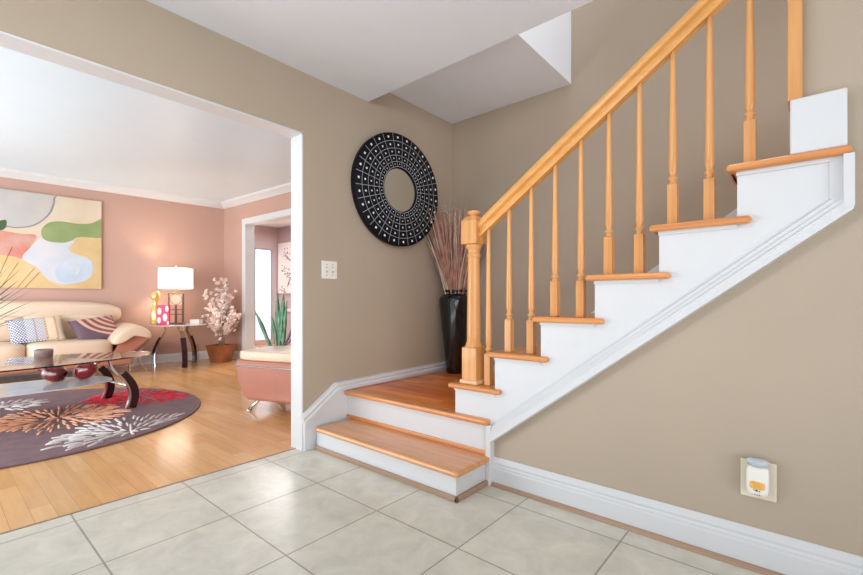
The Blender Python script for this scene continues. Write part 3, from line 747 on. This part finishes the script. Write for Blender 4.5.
# ================================================================== PAINTING
def painting():
    w, h = 1.65, 1.25
    t = thing('abstract_painting', 'large abstract painting of green, white and tan curves above the sofa', 'painting', (0, 0, 0)); far_obj(t)
    x0 = 1.695; z0 = 1.13
    cv = build('canvas', box(new(), x0, x0+w, .004, .04, z0, z0+h, .003), mat('pale_tan_canvas', (206, 184, 156), .7, rgb2=(214, 200, 180), vscale=2.5), t)
    # u: 0 at right edge -> 1 m-units to the left ; v up
    def blob(pts, m, lift, label=None, n=10):
        P = [Vector((a, b, 0)) for a, b in pts]; out = []
        k = len(P)
        for i in range(k):
            p0, p1, p2, p3 = P[(i-1) % k], P[i], P[(i+1) % k], P[(i+2) % k]
            for j in range(n):
                s = j/n; out.append(.5*((2*p1)+(-p0+p2)*s+(2*p0-5*p1+4*p2-p3)*s*s+(-p0+3*p1-3*p2+p3)*s**3))
        bm = new(); vs = [(min(max(x0+.002, x0+q.x), x0+w-.002), min(max(z0+.002, z0+q.y), z0+h-.002)) for q in out]
        prism(bm, vs, .0395, .04+lift, 'y')
        bmesh.ops.triangulate(bm, faces=[f for f in bm.faces if len(f.verts) > 4])
        o = build('painted_shape', bm, m, t)
        if label: o['label'] = label
    tanm = mat('ochre_paint', (204, 172, 120), .6, rgb2=(214, 188, 142), vscale=4)
    grn = mat('sage_green_paint', (130, 148, 92), .6, rgb2=(150, 162, 112), vscale=4)
    wht = mat('milky_white_paint', (208, 204, 206), .5, rgb2=(190, 196, 208), vscale=5)
    blu = mat('ice_blue_paint', (178, 192, 208), .5, rgb2=(200, 208, 218), vscale=5)
    gry = mat('pearl_grey_paint', (196, 188, 180), .5, rgb2=(180, 178, 178), vscale=4)
    edg = mat('slate_line_paint', (132, 132, 142), .6)
    pnk = mat('rose_paint', (196, 160, 144), .6, rgb2=(204, 116, 102), vscale=5)
    line = mat('brown_line_paint', (140, 100, 66), .6)
    # coordinates (u metres from the right edge, v metres above the bottom)
    blob([(1.8, 0.66), (1.13, 0.69), (1.03, 0.72), (0.85, 0.7), (0.69, 0.69), (0.76, 0.51), (0.82, 0.38), (0.92, 0.4), (1.13, 0.39), (1.8, 0.3)], pnk, .001, 'rose patch')
    blob([(-0.03, 0.75), (0.24, 0.72), (0.31, 0.63), (0.36, 0.54), (0.28, 0.48), (0.15, 0.43), (0.09, 0.27), (0.17, 0.12), (0.38, 0.05), (0.4, -0.06), (-0.03, -0.05)], tanm, .0012, 'ochre patch')
    blob([(1.8, 0.3), (1.5, 0.38), (1.13, 0.41), (1.03, 0.41), (0.92, 0.4), (0.82, 0.36), (0.69, 0.28), (0.6, 0.14), (0.5, 0.05), (0.28, -0.06), (0.85, -0.09), (1.8, -0.09)], tanm, .0014, 'ochre mound')
    blob([(0.49, 1.309), (0.501, 1.215), (0.511, 1.121), (0.553, 0.996), (0.647, 0.87), (0.752, 0.797), (0.888, 0.766), (0.992, 0.776), (1.138, 0.807), (1.368, 0.943), (1.441, 1.152), (1.368, 1.361), (0.898, 1.413)], edg, .0016, 'slate outline')
    blob([(0.51, 1.3), (0.52, 1.21), (0.53, 1.12), (0.57, 1.0), (0.66, 0.88), (0.76, 0.81), (0.89, 0.78), (0.99, 0.79), (1.13, 0.82), (1.35, 0.95), (1.42, 1.15), (1.35, 1.35), (0.9, 1.4)], gry, .002, 'pearl grey disc')
    blob([(0.64, 0.67), (0.76, 0.51), (0.82, 0.38), (0.67, 0.26), (0.56, 0.12), (0.4, 0.06), (0.19, 0.12), (0.1, 0.27), (0.13, 0.4), (0.24, 0.46), (0.33, 0.49), (0.36, 0.56), (0.3, 0.66), (0.42, 0.62), (0.56, 0.62)], wht, .0024, 'milky white form')
    blob([(0.5, 0.25), (0.48, 0.12), (0.38, 0.07), (0.22, 0.1), (0.11, 0.21), (0.11, 0.38), (0.19, 0.42), (0.32, 0.42), (0.42, 0.34)], blu, .0028, 'ice blue pool')
    blob([(0.38, 0.35), (0.28, 0.34), (0.24, 0.26), (0.3, 0.18), (0.28, 0.26), (0.34, 0.3)], wht, .0032, 'white highlight stroke')
    blob([(-0.03, 1.0), (0.13, 0.92), (0.28, 0.9), (0.44, 0.91), (0.56, 0.88), (0.63, 0.8), (0.64, 0.71), (0.6, 0.64), (0.48, 0.62), (0.39, 0.63), (0.32, 0.67), (0.24, 0.72), (-0.03, 0.75)], grn, .0028, 'sage green form')
    blob([(0.98, 0.86), (0.98, 0.76), (1.04, 0.72), (1.1, 0.79)], mat('dark_green_paint', (70, 92, 60), .6), .0034, 'dark green dot')
    for a, b in (((.92, .52), (1.05, .12)), ((.86, .33), (1.02, -.02)), ((.71, .26), (.87, -.02)), ((.66, .21), (.8, .01))):
        bm = new(); tube(bm, [(x0+a[0], .042, z0+a[1]), (x0+b[0], .042, z0+max(b[1], .004))], .003, 4); build('painted_line', bm, line, t)
painting()

# ================================================================== SIDE TABLE, LAMP, TRINKETS
ST = (-7.09, 2.47)
t = thing('side_table', 'glass side table with curved dark legs between sofa and blossom pot', 'side table', (ST[0], ST[1], 0), R(20))
build('glass_top', lathe(new(), [(.38, .60), (.39, .606), (.38, .612)], 56), M['frost'], t)
for k in range(3):
    a = R((-145, -26, 101)[k])
    pts = []
    for j in range(10):
        s = j/9; r = .33+.02*sin(pi*s)-.09*s*s; pts.append((r*cos(a), r*sin(a), .42*s))
    bm = new(); sweep(bm, pts, [(-.034, -.012), (.034, -.012), (.034, .012), (-.034, .012)], (cos(a), sin(a), 0.001))
    lg = build('leg', bm, M['espresso'], t)
    bm = new(); r1 = .22
    p2 = [(p_[0]*.93, p_[1]*.93, p_[2]) for p_ in pts]+[(.17*cos(a), .17*sin(a), .52), (.2*cos(a), .2*sin(a), .60)]
    sweep(bm, p2, [(-.022, -.005), (.022, -.005), (.022, .005), (-.022, .005)], (cos(a), sin(a), 0.001)); build('metal_strip', bm, M['chrome'], lg)

LP = (-7.18, 2.465); LA = R(46)
t = thing('table_lamp', 'lit table lamp with white rectangular shade on the side table', 'lamp', (LP[0], LP[1], .6125), LA)
bm = new(); box(bm, -.12, .12, -.05, .05, 0, .018, .003)
build('lamp_base', bm, M['iron'], t)
bm = new()
for x in (-.1, .1): box(bm, x-.009, x+.009, -.02, .02, .018, .46, .002)
box(bm, -.109, .109, -.02, .02, .45, .468, .002); box(bm, -.1, .1, -.015, .015, .21, .222); box(bm, -.1, .1, -.015, .015, .14, .152); box(bm, -.012, .008, -.015, .015, .018, .29)
seg = 32; 
tube(bm, [(.085*cos(2*pi*i/seg), 0, .375+.078*sin(2*pi*i/seg)) for i in range(seg+1)], .006, 6)
build('lamp_frame', bm, M['iron'], t)
bm = new(); box(bm, -.092, .092, -.004, .004, .29, .45); build('lamp_panel', bm, M['shellp'], t)
bm = new(); tube(bm, [(0, 0, .468), (0, 0, .86)], .006, 8); lathe(bm, [(.014, .855), (.016, .868), (.008, .882), (.001, .884)], 14); build('lamp_stem', bm, M['gold'], t)
# shade: hollow rectangular drum
bm = new(); w2, d2, zb, zt, th = .2, .11, .535, .84, .004
P0 = [(-w2, -d2), (w2, -d2), (w2, d2), (-w2, d2)]; P1 = [(-w2+th, -d2+th), (w2-th, -d2+th), (w2-th, d2-th), (-w2+th, d2-th)]
v = {}
for nme, P in (('o', P0), ('i', P1)):
    for z in (zb, zt): v[nme, z] = [bm.verts.new((x, y, z)) for x, y in P]
for i in range(4):
    j = (i+1) % 4
    bm.faces.new((v['o', zb][i], v['o', zb][j], v['o', zt][j], v['o', zt][i])); bm.faces.new((v['i', zb][j], v['i', zb][i], v['i', zt][i], v['i', zt][j]))
    bm.faces.new((v['o', zb][j], v['o', zb][i], v['i', zb][i], v['i', zb][j])); bm.faces.new((v['o', zt][i], v['o', zt][j], v['i', zt][j], v['i', zt][i]))
build('lamp_shade', bm, M['shade'], t)
L = light('POINT', 'lamp_bulb', (0, 0, 0), 18, (1, .84, .66), radius=.035); L.parent = t; L.location = (0.0, 0.03, .67)
bm = new(); tube(bm, [(LP[0]-.05, LP[1]+.02, .6), (-7.2, 2.55, .45), (-7.22, 2.58, .2), (-7.18, 2.62, .03), (-7.2, 2.75, .012), (-7.35, 2.85, .05), (-7.5, 2.9, .25)], .004, 6)
tag(build('lamp_cord', bm, M['cord']), 'thin brown cord hanging below the side table', 'cord')

def dress(loc):
    bm = new()
    lathe(bm, [(.055, 0), (.062, .01), (.07, .09), (.066, .18), (.045, .26), (.034, .31), (.038, .36), (.056, .385), (.066, .41), (.054, .435), (.058, .46), (.035, .49), (.001, .492)], 28)
    return tag(build('gold_vase', bm, M['gold'], None, loc), 'knobbly gold vase left of the lamp on the side table', 'vase')
dress((-7.20, 2.20, .6125))
# pink box with white ovals
t = thing('pink_box', 'pink box with white oval dots beside the gold vase', 'box', (-7.02, 2.245, .6125), R(48))
build('box_body', box(new(), -.085, .085, -.02, .02, 0, .29, .003), M['pink'], t)
bm = new()
for x, z, a, b in ((-.045, .2, .026, .05), (.055, .235, .022, .045), (.03, .11, .03, .055), (-.05, .07, .024, .045), (.07, .03, .014, .028)):
    n = 20; prism(bm, [(x+a*cos(2*pi*i/n), z+b*sin(2*pi*i/n)) for i in range(n)], -.0225, -.0195, 'y')
build('oval_dots', bm, M['white'], t)
t = thing('tissue_box', 'low white box on the side table right of the lamp', 'box', (-7.12, 2.73, .6125), R(30))
build('box_body', box(new(), -.08, .08, -.04, .04, 0, .05, .004), mat('pale_pink_box', (236, 214, 208), .6), t)
build('box_lid', box(new(), -.083, .083, -.043, .043, .043, .06, .003), M['white'], t)

# blossom tree
BT = (-6.99, 3.05)
t = thing('potted_blossom_tree', 'white blossom tree in a square copper pot in the corner', 'tree', (BT[0], BT[1], 0))
bm = new()
for (r0, z0, r1, z1) in ((.11, 0, .155, .27),):
    a = [bm.verts.new((r0*x, r0*y, z0)) for x, y in ((-1, -1), (1, -1), (1, 1), (-1, 1))]; b = [bm.verts.new((r1*x, r1*y, z1)) for x, y in ((-1, -1), (1, -1), (1, 1), (-1, 1))]
    c = [bm.verts.new(((r1-.015)*x, (r1-.015)*y, z1)) for x, y in ((-1, -1), (1, -1), (1, 1), (-1, 1))]; d = [bm.verts.new(((r1-.03)*x, (r1-.03)*y, z1-.04)) for x, y in ((-1, -1), (1, -1), (1, 1), (-1, 1))]
    bm.faces.new(a[::-1]); bm.faces.new(d)
    for P, Q in ((a, b), (b, c), (c, d)):
        for i in range(4): bm.faces.new((P[i], P[(i+1) % 4], Q[(i+1) % 4], Q[i]))
pot = build('pot', bm, M['copper'], t, rot=(0, 0, R(25)))
random.seed(3); bm = new(); tips = []
for i in range(26):
    a = random.random()*2*pi; r = random.uniform(.08, .40); h = random.uniform(.56, 1.28)
    r *= 1-.55*max(0, (h-.95))/.32
    b0 = Vector((random.uniform(-.03, .03), random.uniform(-.03, .03), .24)); e = Vector((r*cos(a), r*sin(a), h)); e.x = max(e.x, -.3); e.y = min(e.y, .22); mid = b0.lerp(e, .5)+Vector((-.3*e.x*.5, -.3*e.y*.5, .05))
    pts = [b0, b0.lerp(mid, .5)+Vector((random.uniform(-.01, .01), 0, 0)), mid, mid.lerp(e, .5)+Vector((random.uniform(-.02, .02), random.uniform(-.02, .02), .02)), e]
    tube(bm, pts, [.009, .007, .005, .004, .002], 5)
    for k in range(17):
        s = random.uniform(.4, 1.04); q_ = pts[2].lerp(pts[4], (s-.45)/.57); tips.append(q_+Vector([random.gauss(0, .035) for _ in range(3)]))
build('branches', bm, M['bark'], t)
bm = new()
for p_ in tips:
    p_.x = max(p_.x, -.36); p_.y = min(p_.y, .25)
    for _ in range(8):
        d = Vector([random.gauss(0, 1) for _ in range(3)]).normalized(); s = d.orthogonal().normalized(); u = d.cross(s); L_ = random.uniform(.022, .04)
        c = p_+d*L_*.6
        f = bm.faces.new([bm.verts.new(c+q) for q in (-s*L_*.9, u*L_*.35+d*.004, s*L_*.9, -u*L_*.35-d*.004)])
build('blossoms', bm, M['blossom'], t)['kind'] = 'stuff'
bm = new(); box(bm, -.125, .125, -.125, .125, .225, .235); build('soil', bm, M['soil'], t, rot=(0, 0, R(25)))

# ================================================================== OTTOMAN / CHAISE END beside the jamb
t = thing('ottoman', 'tan leather ottoman with cream cushion top behind the white jamb', 'ottoman', (-3.78, 1.77, 0), math.atan2(.353, .935))
# local x along visible face, y away from camera
LW, DP = .98, .5
def bowl(z): return z
def section(bm, prof, y0, y1, y_scale, bev=.02):
    return prism(bm, prof, y0, y1, 'y', bev)
pf = [(.0, .445), (LW, .445)]
side = [(LW+.0, .36), (LW-.02, .25), (LW-.07, .15), (LW-.13, .10)]
sideL = [(.13, .10), (.07, .15), (.02, .25), (.0, .36)]
bm = new(); prism(bm, pf+side+sideL, 0, DP, 'y', .025)
build('leather_body', bm, M['tanleather'], t)
bm = new(); rbox(bm, LW/2, DP/2, .485, LW/2+.005, DP/2+.005, .047, 7, 20); 
build('cushion_top', bm, M['leather'], t, label='cream leather cushion')
bm = new(); box(bm, -.006, LW+.006, -.008, DP+.006, .385, .402, .005); build('chrome_band', bm, M['chrome'], t)
for x in (.21, LW-.21):
    for y in (.06, DP-.08):
        s = -1 if x < LW/2 else 1
        bm = new(); tube(bm, [(x, y, .11), (x+s*.05, y-.01, .05), (x+s*.09, y-.02, .012)], [.016, .014, .014], 10); lathe(bm, [(.02, 0), (.024, .006), (.02, .014)], 14, (x+s*.095, y-.02, 0)); build('leg', bm, M['chrome'], t)

# snake plant
SP = (-4.25, 2.47)
t = thing('snake_plant', 'snake plant with upright green leaves in a cream pot behind the ottoman', 'plant', (SP[0], SP[1], 0))
build('pot', lathe(new(), [(.05, 0), (.055, .01), (.06, .3), (.075, .44), (.082, .48), (.078, .485), (.07, .46), (.001, .455)], 32), M['clay'], t)
fwx, fwy, rx, ry = -.65, .76, .76, .65
bm = new()
for dx, dz, L_, w_, dr in ((-.03, 1, .62, .026, 0), (.05, 1, .60, .026, 0), (.0, 1, .42, .024, 0), (.09, .95, .52, .024, 0), (-.28, .62, .46, .022, 0), (.04, .9, .34, .02, 0), (-.12, .95, .36, .02, 0)):
    d = Vector((rx*dx, ry*dx, dz)); d.normalize(); s = Vector((rx, ry, 0)); nn = Vector((fwx, fwy, 0)); base = Vector((rx*dx*.3, ry*dx*.3, .45)); rs = []
    for k in range(9):
        u = k/8; ww = w_*(.75+.6*u) if u < .5 else w_*1.05*(1-((u-.5)*2)**2.2)+.0006; p_ = base+d*L_*u+nn*.012*sin(u*6+dx*9)
        sd = (s*.92+nn*.39*sin(u*3+dx*20)).normalized(); pn = sd.cross(d)
        rs.append([bm.verts.new(p_-sd*ww), bm.verts.new(p_+pn*.004), bm.verts.new(p_+sd*ww), bm.verts.new(p_-pn*.004)])
    for a, b in zip(rs, rs[1:]):
        for i in range(4): f = bm.faces.new((a[i], a[(i+1) % 4], b[(i+1) % 4], b[i])); f.smooth = True
build('leaves', bm, M['leaf'], t)
bm = new(); tube(bm, [(rx*.03, ry*.03, .45), (rx*.09, ry*.09, .56), (rx*.13, ry*.13, .66), (rx*.2, ry*.2, .70)], [.006, .012, .014, .003], 6)
tube(bm, [(rx*.03, ry*.03, .45), (rx*.1, ry*.1, .52), (rx*.16, ry*.16, .60), (rx*.13, ry*.13, .64), (rx*.11, ry*.11, .59)], [.004, .007, .008, .006, .003], 6)
build('dusky_leaf', bm, M['purpleleaf'], t, label='dusky purple curled leaf')

# artwork in next room
t = thing('branch_artwork', 'white canvas with dusky branches on the mauve wall next door', 'painting', (0, 0, 0)); side_obj(t)
build('canvas', box(new(), -1.40, -.3, 1.94, 1.978, 1.13, 2.26, .003), M['canvas'], t)
random.seed(8)
for i in range(14):
    bm = new()
    x = random.uniform(-1.36, -.6); z = random.uniform(1.2, 2.0); a = random.uniform(-.6, 1.2)
    tube(bm, [(x, 1.938, z), (x+.1*cos(a), 1.938, z+.1*sin(a)+.02), (x+.2*cos(a), 1.938, z+.2*sin(a))], .006, 4)
    for _ in range(4):
        u, w_ = x+random.uniform(0, .2), z+random.uniform(-.05, .15)
        box(bm, u-.014, u+.014, 1.936, 1.94, w_-.012, w_+.012)
    build('painted_branch', bm, M['branchpaint'], t)
